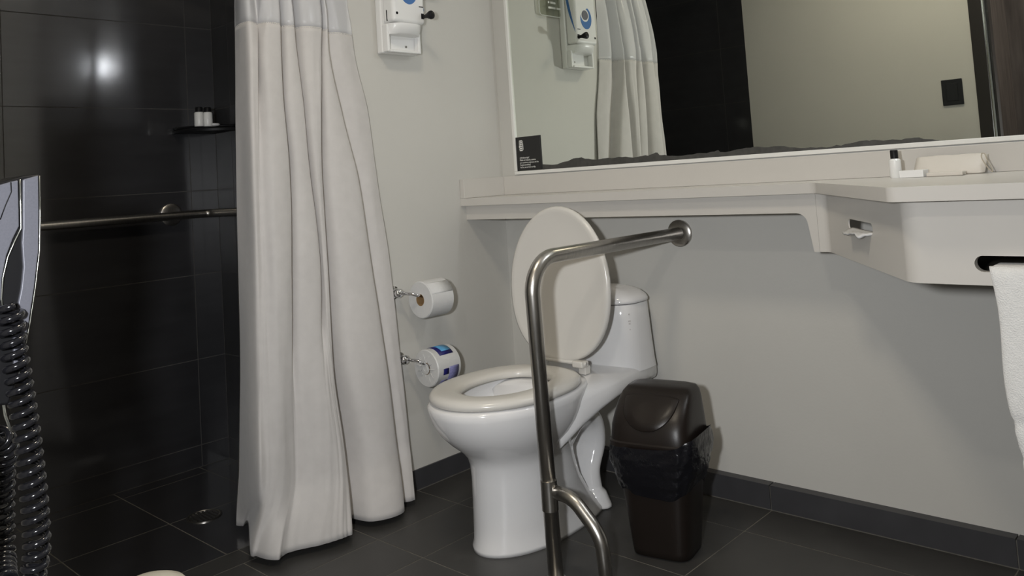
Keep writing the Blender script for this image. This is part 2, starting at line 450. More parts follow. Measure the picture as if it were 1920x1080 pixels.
rod = thing('curtain_rod', 'steel shower curtain rod above the picture, spanning the shower opening', 'curtain rod', (RX, -1.33, ROD_Z))
tube('bar', [(RX, SS-0.001, ROD_Z), (RX, YF+0.001, ROD_Z)], 0.012, 'steel', rod)
for y, s in ((SS, -1), (YF, 1)):
    lathe('end_flange', [(0.026, 0), (0.026, s*0.006), (0.016, s*0.012)], (RX, y, ROD_Z), 'steel', rod, axis='y')
settle(rod)

# ================================================================== SHOWER FITTINGS
gb = thing('shower_grab_bar', 'brushed steel grab bar bent round the corner of the black tiled shower', 'grab bar', (SB, -0.853, 0.92))
zb = 0.913
path = fillet([(SB, -1.93, zb), (SB+0.055, -1.93, zb), (SB+0.055, SS-0.055, zb), (-0.16, SS-0.055, zb), (-0.16, SS, zb)], 0.035, 8)
tube('bar', path, 0.0145, 'steel', gb, n=16)
for y in (-1.93, -0.853):
    lathe('flange', [(0.04, 0.0), (0.04, 0.007), (0.034, 0.010), (0.014, 0.0105)], (SB, y, zb+0.004), 'steel', gb, axis='x')
lathe('flange', [(0.04, 0.0), (0.04, -0.007), (0.034, -0.010), (0.014, -0.0105)], (-0.16, SS, zb), 'steel', gb, axis='y')
tube('standoff', [(SB+0.008, -0.853, zb), (SB+0.05, -0.853, zb)], 0.011, 'steel', gb)
settle(gb)

sh = thing('corner_shelf', 'dark quarter-round corner shelf on the black tiles holding toiletries', 'shelf', (SB, SS, 1.21))
ZS = 1.222
qa = [(SB, SS)]+[(SB+0.168*math.cos(a), SS-0.168*math.sin(a)) for a in [PI/2*i/18 for i in range(19)]]
prism('plate', qa, 'black', 2, ZS-0.012, ZS, sh, bevel=0.002)
rim = [(SB+0.163*math.cos(a), SS-0.163*math.sin(a), ZS+0.006) for a in [0.04+(PI/2-0.08)*i/18 for i in range(19)]]
tube('rim', rim, 0.005, 'black', sh, n=8)
settle(sh)
for px, lab in ((374, 'leftmost small white toiletry bottle with black cap on the dark corner shelf'), (390, 'small white toiletry bottle beside the white soap on the dark corner shelf')):
    p = at(px, 237, 2, ZS)
    b = thing('toiletry_bottle', lab, 'bottle', (p.x, p.y, ZS), 'toiletry bottles on the corner shelf')
    lathe('body', [(0.0155, 0), (0.0165, 0.002), (0.0165, 0.046), (0.014, 0.050)], (p.x, p.y, ZS), 'label', b, n=24)
    lathe('cap', [(0.0125, 0.050), (0.0125, 0.066), (0.011, 0.068)], (p.x, p.y, ZS), 'black', b, n=24)
    settle(b)
p = at(404, 237, 2, ZS)
soap = lathe('soap_bar', [(0.012, 0), (0.022, 0.002), (0.025, 0.006), (0.022, 0.010), (0.01, 0.0115)], (0, 0, 0), 'white', n=28)
soap.scale = (1.3, 0.85, 1); soap.location = (p.x-0.01, p.y-0.012, ZS); soap.rotation_euler.z = math.radians(40)
tag(soap, 'flat white wrapped soap lying on the corner shelf', 'soap')

p = at(383, 968, 2, 0)
dn = thing('floor_drain', 'round slotted metal drain set in the black shower floor', 'drain', (p.x, p.y, 0))
lathe('rim', [(0.052, -0.004), (0.052, 0.002), (0.047, 0.003), (0.045, 0.001), (0.045, -0.004)], (p.x, p.y, 0), 'steel', dn, n=40)
lathe('cup', [(0.044, -0.004), (0.044, -0.001)], (p.x, p.y, 0), 'black', dn, n=40)
for k in range(-3, 4):
    h = math.sqrt(0.044**2-(k*0.0125)**2)
    box('slat', (p.x-h, p.y+k*0.0125-0.0035, -0.001), (p.x+h, p.y+k*0.0125+0.0035, 0.0022), 'steel', dn)
settle(dn)

# ================================================================== MIRROR
MX0, MX1, MZ0, MZ1, MY = 0.074, 2.70, 0.979, 1.80, -0.006
mir = thing('wall_mirror', 'large white-framed wall mirror above the counter, tarnished along its bottom edge', 'mirror', (1.38, 0, MZ0))
FW = 0.012
box('glass', (MX0+0.004, -0.009, MZ0+0.004), (MX1-0.004, -0.003, MZ1-0.004), 'mirror', mir)
box('frame_rail', (MX0, -0.016, MZ0), (MX1, -0.0005, MZ0+FW), 'frame', mir, bevel=0.0015)
box('frame_rail', (MX0, -0.016, MZ1-FW), (MX1, -0.0005, MZ1), 'frame', mir, bevel=0.0015)
box('frame_stile', (MX0, -0.016, MZ0+FW), (MX0+FW, -0.0005, MZ1-FW), 'frame', mir, bevel=0.0015)
box('frame_stile', (MX1-FW, -0.016, MZ0+FW), (MX1, -0.0005, MZ1-FW), 'frame', mir, bevel=0.0015)
# tarnish along the bottom edge, outline read from the photograph
tx = [(1017,308),(1045,308),(1075,297),(1090,295),(1110,299),(1140,296),(1160,294),(1180,295),(1200,293),(1215,292),(1229,286),(1240,291),(1260,292),(1290,290),(1318,287),(1340,284),(1346,281),(1352,285),(1375,282),(1400,277),(1420,275),(1440,276),(1470,274),(1500,278),(1530,277),(1560,275),(1585,270),(1625,263),(1640,262),(1690,262),(1715,258),(1740,261),(1765,264)]
pts = []
for i, (px, py) in enumerate(tx):
    q = at(px, py, 1, -0.0095); pts.append((q.x, max(q.z, MZ0+FW+0.0008)))
    if i < len(tx)-1:
        q2 = at(*tx[i+1], 1, -0.0095)
        for t in (0.33, 0.66):
            pts.append((q.x+(q2.x-q.x)*t, max(MZ0+FW+0.0008, q.z+(q2.z-q.z)*t+random.uniform(-0.0025, 0.0025))))
low = [(pts[-1][0], MZ0+FW), (pts[0][0], MZ0+FW)]
v = []; f = []
for i, (x, z) in enumerate(pts):
    v += [(x, -0.0093, MZ0+FW-0.001), (x, -0.0093, z)]
    if i: f.append((2*i-2, 2*i, 2*i+1, 2*i-1))
tn = link('tarnish', pydata('tarnish', v, f), 'tarnish', mir); tn['label'] = 'dark ragged tarnish along the bottom of the mirror'
settle(mir)

# black notice card tucked in the mirror's corner
ca, cb = at(972, 320, 1, -0.02), at(1014, 254, 1, -0.02)
cx0, cx1, cz0, cz1 = 0.087, 0.2025, MZ0+FW+0.0006, 1.113
card = thing('notice_card', 'black printed notice card in the lower left corner of the mirror', 'card', (0.145, -0.02, cz0))
box('card_sheet', (cx0, -0.0125, cz0), (cx1, -0.0098, cz1), 'card', card)
def put_text(body, size, x, z, y, m, parent, maxw=None, bold=1.0):
    me = text_me(body, size); o = link('lettering', me, m, parent)
    w = max(vv.co.x for vv in me.vertices)
    s = 1.0 if not maxw else maxw/w
    for vv in me.vertices: vv.co = Vector((x+vv.co.x*s, y-vv.co.z, z+vv.co.y*bold))
    return o
cw = cx1-cx0
lines = [('¿Olvidaste algo?', 0.045), ('Pídelo en recepción, estamos', 0.075), ('para ayudarte a toda hora del día', 0.088), ('Forgot something?', 0.05), ('Ask us, we are here to help', 0.072)]
for k, (s, w) in enumerate(lines):
    put_text(s, 0.0085 if k != 2 else 0.007, cx0+0.015, cz0+0.044-k*0.0085, -0.0127, 'ink', card, maxw=w)
ez = cz1-0.012
for k, (a, b) in enumerate(((0, 1), (0, 1), (0, .7), (0.15, .7), (0, .7), (0, 1))):
    box('emblem_bar', (cx0+0.015+a*0.02, -0.0131, ez-0.0068*k-0.0042), (cx0+0.015+b*0.02, -0.0124, ez-0.0068*k), 'ink', card)
for a in (0.0, 0.85):
    box('emblem_bar', (cx0+0.015+a*0.02, -0.0131, ez-0.0382), (cx0+0.015+(a+.15)*0.02, -0.0124, ez), 'ink', card)
settle(card)

# ================================================================== VANITY
ZT, ZL = 0.909, 0.883
YB = -0.65
van = thing('vanity_counter', 'white solid-surface vanity counter with deep basin box below the mirror', 'counter', (1.4, -0.3, ZL))
front = fillet([(0.0, -0.221, 0), (1.262, -0.221, 0), (1.592, -0.69, 0), (XE-0.002, -0.69, 0)], 0.03, 8)
poly = [(p.x, p.y) for p in front]+[(XE-0.002, -0.0005), (0.0, -0.0005)]
hole = [(p[0], p[1]) for p in sellipse(2.16, -0.40, 0.38, 0.215, 7, 40)]
prism('countertop', poly, 'solid', 2, ZL, ZT, van, holes=[hole], bevel=0.003, seg=3)
# basin below the opening
rings = []
for s, z in ((1.0, ZT-0.004), (0.985, ZT-0.03), (0.95, ZT-0.09), (0.86, ZT-0.115), (0.5, ZT-0.122), (0.06, ZT-0.125)):
    rings.append(zr(sellipse(2.16, -0.40, 0.3795*s, 0.2145*s, 7, 40), z))
loft('basin', rings, 'solid', van, cap0=False)
box('backsplash', (0.0225, -0.022, ZT+0.0002), (XE-0.002, -0.0005, 0.976), 'solid', van, bevel=0.0015)
box('side_splash', (0.0005, -0.221, ZT+0.0002), (0.0225, -0.0005, 0.976), 'solid', van, bevel=0.0015)
# narrow apron turning down into a leg
ap = fillet([(1.17, 0.834, 0), (1.222, 0.834, 0), (1.236, 0.738, 0)], 0.035, 8)
poly = [(0.0005, ZL), (0.0005, 0.834)]+[(p.x, p.y) for p in ap]+[(1.250, 0.738), (1.250, ZL)]
prism('apron', poly, 'solid', 1, -0.197, -0.172, van)
# bent basin box wall: closed loop of outer and inner face, cut with boolean slots
def box_path(off, n=12):
    return fillet([(1.2505, -0.197+off, 0), (1.277-off*0.53, -0.197+off, 0), (1.603-off*0.53, YB+off, 0), (XE-0.004, YB+off, 0)], 0.045+off*0.3, n)
pw = box_path(0.0); pin = box_path(0.018)
zz = [0.738, 0.7385, 0.745, 0.78, 0.84, ZL-0.0002]
rings = [[(p.x, p.y, z) for p in pw]+[(p.x, p.y, z) for p in pin[::-1]] for z in zz]
wall = loft('basin_box', rings, 'solid', None, True, True)
def cutter(me):
    o = bpy.data.objects.new('cut', me); COL.objects.link(o); return o
def capsule(x0, x1, z0, z1, ylo, yhi, k=10):
    r = (z1-z0)/2; zc = (z0+z1)/2; p = []
    for i in range(k+1):
        a = PI/2+PI*i/k; p.append((x0+r+r*math.cos(a), zc+r*math.sin(a)))
    for i in range(k+1):
        a = -PI/2+PI*i/k; p.append((x1-r+r*math.cos(a), zc+r*math.sin(a)))
    n = len(p)
    v = [(a, ylo, b) for a, b in p]+[(a, yhi, b) for a, b in p]
    f = [tuple(range(n)), tuple(range(n, 2*n))[::-1]]+[(i, (i+1) % n, n+(i+1) % n, n+i) for i in range(n)]
    return pydata('cut', v, f)
SLOT = (1.708, 2.20, 0.7605, 0.7875)
c1 = cutter(capsule(*SLOT[:2], *SLOT[2:], YB-0.1, YB+0.1))
# tissue slot on the slanted side, placed in its own local frame
sd = Vector((1.603-1.277, YB+0.197, 0)); sl = sd.length; sd.normalize()
sn = Vector((sd.y, -sd.x, 0))      # outward (towards -x, -y)
if sn.x > 0: sn = -sn
def on_slant(px, py):
    d = ray(px, py); o = Vector((1.277, -0.197, 0))
    t = (o-CAM).dot(sn)/d.dot(sn); q = CAM+d*t
    return (q-o).dot(sd), q.z
s0, zs0 = on_slant(1591, 424); s1, zs1 = on_slant(1637, 440)
ang = math.atan2(sd.y, sd.x)
TZ0, TZ1 = 0.806, 0.830
me2 = capsule(s0, s1, TZ0, TZ1, -0.1, 0.1)
c2 = cutter(me2); c2.location = (1.277, -0.197, 0); c2.rotation_euler.z = ang
for c in (c1, c2):
    b = wall.modifiers.new('slot', 'BOOLEAN'); b.operation = 'DIFFERENCE'; b.object = c; b.solver = 'EXACT'
bpy.context.view_layer.update()
dg = bpy.context.evaluated_depsgraph_get()
me = bpy.data.meshes.new_from_object(wall.evaluated_get(dg))
wall.modifiers.clear(); wall.data = me
me.polygons.foreach_set('use_smooth', [True]*len(me.polygons)); me.set_sharp_from_angle(angle=math.radians(35))
if not me.materials: me.materials.append(M['solid'])
bpy.data.objects.remove(c1); bpy.data.objects.remove(c2)
wall.parent = van
# panel added to close the box, coloured dark to deepen the shade inside
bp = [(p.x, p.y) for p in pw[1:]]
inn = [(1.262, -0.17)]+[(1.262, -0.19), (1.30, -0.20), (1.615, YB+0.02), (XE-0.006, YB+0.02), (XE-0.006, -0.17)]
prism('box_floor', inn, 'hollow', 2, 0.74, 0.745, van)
settle(van)

# tissue sheet sticking out of the side slot
tis = thing('tissue_sheet', 'crumpled white tissue pulled out of the slot in the basin box', 'tissue', (0, 0, 0))
mid = Vector((1.277, -0.197, 0))+sd*((s0+s1)/2)
hw_ = (s1-s0)/2
rings = []
for i in range(9):
    t = i/8; a = -hw_*1.0+2*hw_*1.0*t
    sec = []
    for j in range(10):
        q = j/9; outw = -0.012+0.034*q
        zz_ = TZ0+0.004-0.012*max(0, q-0.35)**1.2*(0.8+0.5*math.sin(t*7)) + 0.003*noise.noise(Vector((t*6, q*5, 1)))
        p = mid+sd*(a*(1-0.35*q*abs(2*t-1)))+sn*outw
        sec.append((p.x, p.y, zz_))
    rings.append(sec)
o = loft('sheet', rings, 'paper', tis, False, False, closed=False); s = o.modifiers.new('t', 'SOLIDIFY'); s.thickness = 0.004
tis.location = (mid.x, mid.y, TZ0)
settle(tis)

# towel hung through the front slot
tw = thing('hand_towel', 'white terry hand towel hanging from the slot in the basin front', 'towel', (1.92, YB-0.02, 0.40))
rings = []
NZ = 46; ZB_, ZT_ = 0.395, 0.772
for i in range(NZ+1):
    t = i/NZ; z = ZT_+(ZB_-ZT_)*t
    x0 = 1.733+0.020*min(1, t*1.1)+0.004*math.sin(t*9); x1 = 2.13
    bulge = 0.006*math.exp(-((t-0.66)/0.02)**2)+0.005*math.exp(-((t-0.80)/0.02)**2)
    th = 0.011+0.006*t-bulge*0.7
    yc = YB-0.017-0.004*math.sin(t*2.0)
    if t < 0.03: yc += 0.004*(1-t/0.03)
    ring = []
    for j in range(40):
        a = 2*PI*j/40; c, s = math.cos(a), math.sin(a)
        x = (x0+x1)/2+(x1-x0-bulge)/2*math.copysign(abs(c)**(2/9), c)
        y = yc+th*math.copysign(abs(s)**(2/3), s)
        y += 0.0016*noise.noise(Vector((x*18, z*9, 0))) + 0.0007*noise.noise(Vector((x*120, z*120, 2)))
        ring.append((x, y, z))
    rings.append(ring)
loft('cloth', rings, 'towel', tw)
box('inner_fold', (1.736, YB-0.012, 0.7615), (2.12, YB+0.035, 0.773), 'towel', tw, bevel=0.004)
settle(tw)

# things on the counter
p = at(1680, 331, 2, ZT)
bx, by = 1.425, -0.135
b = thing('toiletry_bottle', 'small clear-white bottle with black cap standing on the vanity counter', 'bottle', (bx, by, ZT))
lathe('body', [(0.012, 0), (0.0135, 0.002), (0.0135, 0.042), (0.010, 0.046)], (bx, by, ZT), 'label', b, n=24)
lathe('cap', [(0.0088, 0.046), (0.0088, 0.065), (0.008, 0.0665)], (bx, by, ZT), 'black', b, n=24)
settle(b)
q = box('soap_box', (-0.027, -0.017, 0), (0.027, 0.017, 0.0165), 'white', None, bevel=0.001)
q.location = (1.470, -0.150, ZT+0.0004); q.rotation_euler.z = math.radians(-3)
tag(q, 'small flat white carton beside the bottle on the vanity counter', 'box')
pk = thing('amenity_packet', 'cream sachet with a string loop leaning on the backsplash', 'packet', (1.55, -0.06, ZT))
rings = []
for i in range(15):
    t = i/14; h = 0.046*(1-0.12*abs(2*t-1)**6)
    ring = []
    for j in range(20):
        a = 2*PI*j/20
        x = 1.45+0.155*t
        puff = 0.017*(1-abs(2*t-1)**4)+0.002
        zz_ = ZT+0.0235+h/2*math.sin(a)*(1.0)
        y = -0.085+0.05*(zz_-ZT)/0.05 + puff*math.cos(a)*0.8 - 0.012
        ring.append((x, y, max(ZT+0.0006, zz_+0.0015*noise.noise(Vector((x*60, a, 0))))))
    rings.append(ring)
loft('pouch', rings, 'packet', pk)
loop = [(1.600, -0.085, ZT+0.046), (1.607, -0.09, ZT+0.044), (1.613, -0.095, ZT+0.028), (1.622, -0.10, ZT+0.008), (1.620, -0.102, ZT+0.004), (1.609, -0.096, ZT+0.018), (1.600, -0.09, ZT+0.036), (1.600, -0.085, ZT+0.046)]
tube('string', catmull(loop, 6), 0.0011, 'string', pk, n=6)
settle(pk)
q = box('folded_packet', (-0.03, -0.02, 0), (0.045, 0.02, 0.009), 'packet', None, bevel=0.002)
q.location = (1.533, -0.155, ZT+0.0004); q.rotation_euler.z = math.radians(4)
tag(q, 'flat cream packet lying in front of the sachet on the counter', 'packet')

# ================================================================== TOILET
TX = 0.497
toi = thing('toilet', 'white one-piece porcelain toilet with its lid raised', 'toilet', (TX, -0.4, 0))
R_ = [(0.0, -.692, -.50, -.215, .114), (.010, -.692, -.50, -.215, .114), (.022, -.686, -.51, -.235, .109), (.06, -.682, -.53, -.28, .107), (.12, -.679, -.535, -.32, .106),
      (.18, -.678, -.54, -.34, .105), (.215, -.680, -.545, -.345, .107), (.237, -.688, -.55, -.345, .113), (.258, -.708, -.555, -.345, .127), (.282, -.738, -.56, -.34, .145),
      (.31, -.767, -.565, -.33, .161), (.34, -.787, -.565, -.32, .171), (.366, -.797, -.565, -.31, .176), (.384, -.800, -.565, -.305, .178), (.391, -.794, -.565, -.31, .172),
      (.391, -.745, -.56, -.37, .128), (.375, -.738, -.56, -.375, .122), (.33, -.72, -.56, -.39, .108), (.28, -.67, -.55, -.41, .085), (.245, -.62, -.545, -.45, .05)]
loft('bowl', [zr(egg(TX, a, b, c, h), z) for z, a, b, c, h in R_], 'porcelain', toi, cap1=False)
w_ = prism('water', egg(TX, -.665, -.55, -.42, .078), 'water', 2, .268, .272, toi)
# trapway
tp = catmull([(TX, -.47, .13), (TX, -.42, .205), (TX, -.355, .262), (TX, -.295, .272), (TX, -.248, .235), (TX, -.235, .17), (TX, -.262, .105), (TX, -.262, .05), (TX, -.262, .003)], 6)
rad = [0.040+0.006*math.sin(i*0.13) for i in range(len(tp))]
for i in range(len(tp)):
    if tp[i][2] < 0.05 and tp[i][1] > -0.3: rad[i] = 0.040+0.012*(1-tp[i][2]/0.05)
tube('trapway', tp, rad, 'porcelain', toi, n=22, sx=1.9)
# deck joining bowl and tank
DK = [(-.50, .21, .388, .13), (-.43, .262, .390, .158), (-.36, .298, .391, .172), (-.28, .318, .392, .172), (-.20, .328, .393, .165), (-.12, .325, .395, .155), (-.03, .315, .40, .135), (-.012, .32, .39, .12)]
loft('deck', [[(TX+px, y, pz) for px, pz in sellipse(0, (lo+hi)/2, hw, (hi-lo)/2, 4.0, 40)] for y, lo, hi, hw in DK], 'porcelain', toi)
TK = [(.375, .163, .098), (.40, .160, .096), (.46, .156, .093), (.53, .152, .090), (.566, .150, .089), (.569, .148, .087)]
loft('tank', [zr(sellipse(TX, -.112, hw, hy, 3.0), z) for z, hw, hy in TK], 'porcelain', toi, autos=50)
TL = [(.571, .150, .089), (.573, .154, .093), (.580, .154, .093), (.590, .148, .088), (.602, .132, .077), (.612, .105, .06), (.618, .065, .037), (.620, .02, .012)]
loft('tank_lid', [zr(sellipse(TX, -.112, hw, hy, 2.8), z) for z, hw, hy in TL], 'porcelain', toi)
for k, (dz, w) in enumerate(((.54, .004), (.52, .008), (.512, .006), (.495, .004))):
    x = TX+.140; q = box('printed_mark', (-w/2, -0.0004, 0), (w/2, 0.0004, 0.004), 'tank_mark', toi)
    q.location = (TX+.1425, -.165, dz); q.rotation_euler.z = math.radians(50)
# flush button on the lid
lathe('flush_button', [(0.018, .618), (0.018, .6235), (0.016, .6245)], (TX, -.112, 0), 'chrome', toi, n=28)
# seat ring
So = (-.789, -.565, -.345, .180); Si = (-.70, -.56, -.425, .098)
def se(o, k): return egg(TX, o[0]+k, o[1], o[2]-k, o[3]-k)
def si(k): return egg(TX, Si[0]-k, Si[1], Si[2]+k*0.8, Si[3]+k)
SR = [zr(se(So, .006), .3935), zr(se(So, 0), .398), zr(se(So, 0), .407), zr(se(So, .007), .4145), zr(se(So, .022), .4175), zr(si(.022), .4165), zr(si(.006), .412), zr(si(0), .404), zr(si(.004), .3945)]
loft('seat', SR, 'seat', toi, wrap=True)
# raised lid: outline in (x, height), leaning slightly back
LZ, LY = 0.424, -0.335
def lid_ring(k, dep):
    out = []
    for x, v in egg(TX, -(0.452-k), -0.213, 0.0-k*0.6, 0.19-k, pf=2.0, pb=2.3):
        h = -v; out.append((x, LY+0.03*h/0.46+dep, LZ+h))
    return out
LR = [lid_ring(.012, .020), lid_ring(.002, .017), lid_ring(0, .010), lid_ring(.003, .003), lid_ring(.010, 0), lid_ring(.02, .0025), lid_ring(.06, .005), lid_ring(.12, .006)]
loft('seat_lid', LR, 'seat', toi)
for s in (-1, 1):
    box('hinge', (TX+s*.078-.019, LY-.012, .4145), (TX+s*.078+.019, LY+.022, .434), 'seat', toi, bevel=0.005, seg=3)
    box('hinge_plate', (TX+s*.078-.013, LY+.01, .392), (TX+s*.078+.013, LY+.035, .416), 'seat', toi, bevel=0.003)
tube('hinge_pin', [(TX-.10, LY+.004, .426), (TX+.10, LY+.004, .426)], .006, 'seat', toi)
settle(toi)

# ================================================================== FLOOR-MOUNTED GRAB RAIL
GX, GY, GZ = 0.735, -0.672, 0.767
gr = thing('toilet_grab_rail', 'brushed steel floor-to-wall grab rail with curved brace beside the toilet', 'grab rail', (GX, GY, 0))
tube('rail', fillet([(GX, -0.004, GZ), (GX, GY-0.02, GZ), (GX, GY, 0.0005)], 0.085, 14), 0.0188, 'steel', gr, n=24)
lathe('wall_flange', [(0.041, 0), (0.041, -0.008), (0.036, -0.012), (0.019, -0.013)], (GX, 0, GZ), 'steel', gr, axis='y', n=36)
lathe('sleeve', [(0.0204, .165), (0.0204, .235)], (GX, GY-0.005, 0), 'steel', gr, n=24)
bpth = fillet([(GX+0.005, GY, .208), (GX+.068, GY, .206), (GX+.147, GY, .135), (GX+.155, GY, .0005)], 0.09, 12)
tube('brace', bpth, 0.0165, 'steel', gr, n=22)
for x in (GX, GX+.155):
    lathe('floor_flange', [(0.024, 0.0005), (0.024, 0.003), (0.022, 0.004), (0.0165, 0.0045)], (x, GY, 0), 'steel', gr, n=32)
settle(gr)

# ================================================================== TRASH BIN
BX, BY, BR = 0.866, -0.384, math.radians(12)
bn = thing('trash_bin', 'dark brown swing-lid trash bin lined with a black bag beside the toilet', 'trash bin', (BX, BY, 0))
cr, sr = math.cos(BR), math.sin(BR)
def W(x, y, z): return (BX+x*cr-y*sr, BY+x*sr+y*cr, z)
def ringb(hx, hy, yc, z, p=5, n=64): return [W(a, b, z) for a, b in sellipse(0, yc, hx, hy, p, n)]
loft('body', [ringb(hx, hy, 0, z, 4.5) for z, hx, hy in ((0.001, .070, .062), (.004, .076, .068), (.02, .078, .070), (.10, .085, .076), (.20, .095, .085), (.262, .100, .090), (.266, .098, .088))], 'bin', bn)
rings = []
for i in range(22):
    t = i/21; z = .165+.115*t
    ring = []
    for j, (a, b) in enumerate(sellipse(0, 0, .092+.018*min(1, t*1.3), .083+.018*min(1, t*1.3), 4.0, 96)):
        th = 2*PI*j/96
        k = 1.03+0.05*math.sin(PI*t)+0.10*max(0, math.cos(th+0.1))**2*max(0, t-0.3)+0.045*noise.noise(Vector((math.cos(th)*3.2, math.sin(th)*3.2, z*30)))+0.03*noise.noise(Vector((math.cos(th)*5, math.sin(th)*5, z*130)))
        zz_ = z+(0.02*noise.noise(Vector((math.cos(th)*1.5, math.sin(th)*1.5, 4))) if t < 0.3 else 0)+(0.03*max(0, math.cos(th+0.1))**2*max(0, t-0.5)*2)
        ring.append(W(a*k, b*k, zz_))
    rings.append(ring)
loft('bag', rings, 'bag', bn, cap0=False, cap1=False)
# bag tail puffing out on the right side
LD = [(.272, .107, .096, 0), (.277, .112, .101, 0), (.288, .112, .101, 0), (.291, .108, .097, 0), (.325, .105, .094, .001), (.350, .102, .084, .009), (.375, .099, .070, .021), (.393, .094, .056, .033), (.403, .086, .044, .040), (.407, .07, .03, .044), (.4075, .02, .01, .044)]
loft('hood', [ringb(hx, hy, yc, z, 5) for z, hx, hy, yc in LD], 'bin', bn, autos=45)
def hood_y(x, z):
    for (z0, a0, b0, c0), (z1, a1, b1, c1) in zip(LD, LD[1:]):
        if z0 <= z <= z1 and z1 > z0:
            t = (z-z0)/(z1-z0); hx = a0+(a1-a0)*t; hy = b0+(b1-b0)*t; yc = c0+(c1-c0)*t
            return yc-hy*max(0.0, 1-min(1, abs(x/hx))**5)**(1/5)
    return 0
def flap_ring(k, off):
    out = []
    for i in range(40):
        a = 2*PI*i/40
        x = .072*k*math.cos(a); s = math.sin(a)
        z = .386+(s*.008*k if s > 0 else s*.066*k)
        out.append(W(x, hood_y(x, z)-off, z))
    return out
loft('flap', [flap_ring(1.0, -0.002), flap_ring(1.0, .0025), flap_ring(.97, .0045), flap_ring(.7, .0052), flap_ring(.4, .0055), flap_ring(.05, .0055)], 'bin', bn)
settle(bn)

# ================================================================== PAPER HOLDERS AND ROLLS
def holder(pxr, pyr, face, far, label, rlabel, wrapped):
    w = at(pxr, pyr, 0, 0.0); y0, z0 = w.y, w.z
    XC = 0.078
    fc = at(*face, 0, XC); bk = at(*far, 0, XC)
    yr0, yr1, zc = fc.y, bk.y, (fc.z+bk.z)/2
    h = thing('paper_holder', label, 'holder', (0, y0, z0), 'toilet paper holders on the wall')
    lathe('rosette', [(0.021, 0), (0.021, 0.004), (0.015, 0.007), (0.009, 0.009), (0.009, 0.014)], (0, y0, z0), 'chrome', h, axis='x', n=28)
    lathe('knob', [(0.002, 0.008), (0.010, 0.011), (0.0145, 0.018), (0.0155, 0.025), (0.0145, 0.032), (0.010, 0.038), (0.002, 0.041)], (0, y0, z0), 'chrome', h, axis='x', n=28)
    core = 0.019
    za = zc+core-0.0085
    arm = fillet([(0.030, y0+0.006, z0), (XC-0.012, y0+0.022, z0-0.004), (XC, y0+0.032, (z0+za)/2-0.002), (XC, yr0+0.012, za), (XC, yr1-0.006, za)], 0.02, 6)
    tube('arm', arm, 0.0052, 'chrome', h, n=12)
    lathe('arm_tip', [(0.002, 0), (0.006, 0.001), (0.006, 0.005), (0.002, 0.006)], (XC, yr1-0.008, za), 'chrome', h, axis='y', n=16)
    settle(h)
    RR = 0.0585
    L = yr1-yr0
    r = thing('toilet_roll', rlabel, 'toilet roll', (XC, (yr0+yr1)/2, zc))
    n = 56; rings = []
    for rad, yy in ((core, 0), (RR-0.003, 0), (RR, 0.003), (RR, L-0.003), (RR-0.003, L), (core, L)):
        rings.append([(XC+rad*math.cos(2*PI*i/n), yr0+yy, zc+rad*math.sin(2*PI*i/n)) for i in range(n)])
    loft('paper', rings, 'wrap' if wrapped else 'paper', r, cap0=False, cap1=False, autos=40)
    rings = [[(XC+rad*math.cos(2*PI*i/32), yr0+yy, zc+rad*math.sin(2*PI*i/32)) for i in range(32)] for rad, yy in ((core, 0), (core, L), (core-0.0012, L), (core-0.0012, 0))]
    loft('core', rings, 'cardboard', r, wrap=True, autos=40)
    def patch(name, a0, a1, y0_, y1_, m, off=0.0006, k=10):
        v = []; f = []
        for i in range(k+1):
            a = math.radians(a0+(a1-a0)*i/k); v += [(XC+(RR+off)*math.cos(a), yr0+y0_*L, zc+(RR+off)*math.sin(a)), (XC+(RR+off)*math.cos(a), yr0+y1_*L, zc+(RR+off)*math.sin(a))]
            if i: f.append((2*i-2, 2*i, 2*i+1, 2*i-1))
        o = link(name, pydata(name, v, f), m, r, smooth=True); s = o.modifiers.new('t', 'SOLIDIFY'); s.thickness = 0.0004
        return o
    if wrapped:
        patch('navy_label', 42, 105, .22, .80, 'navy')
        patch('blue_label', 56, 105, .40, .78, 'lblue', .0010)
        patch('navy_square', -19, 0, .22, .45, 'navy')
        patch('lilac_label', -52, 3, .47, .88, 'lilac')
        patch('lilac_strip', -58, -38, .20, .47, 'lilac')
        lathe('gathered_film', [(0.003, 0.004), (0.009, -0.001), (0.013, 0.003), (0.0175, 0.0)], (XC, yr0-0.002, zc), 'wrap', r, axis='y', n=14)
        # gathered plastic round the core
        for i in range(11):
            a = 2*PI*i/11; c, s = math.cos(a), math.sin(a)
            pth = [(XC+q*c, yr0-0.0012-0.003*math.sin(q*90+i), zc+q*s) for q in (0.021, 0.028, 0.036, 0.045)]
            tube('wrap_pleat', pth, [0.0022, 0.0018, 0.0012, 0.0005], 'wrap', r, n=6)
    else:
        # loose end of the paper with its folded point
        patch('loose_sheet', 20, 62, .02, .98, 'paper', .0009)
    settle(r)
holder(737, 549, (788, 565), (829, 552), 'upper chrome paper holder with ball end beside the curtain', 'plain white toilet paper roll on the upper chrome holder', False)
holder(748, 673, (799, 692), (842, 678), 'lower chrome paper holder with ball end beside the curtain', 'spare toilet paper roll still in its blue printed wrapper on the lower holder', True)

# ================================================================== WALL DISPENSER
dsp = thing('wall_dispenser', 'white wall-mounted dispenser with blue print, black knob and a catch tray', 'dispenser', (0.03, -0.47, 1.40))
DY0, DY1, DZ = -0.549, -0.404, 1.395
box('backplate', (0.0005, DY0, DZ), (0.03, DY1, DZ+0.46), 'white', dsp, bevel=0.006, seg=3)
box('side_cheek', (0.03, DY0+0.001, DZ+0.002), (0.056, DY0+0.012, DZ+0.09), 'white', dsp, bevel=0.003)
box('side_cheek', (0.03, DY1-0.012, DZ+0.002), (0.052, DY1-0.001, DZ+0.07), 'white', dsp, bevel=0.003)
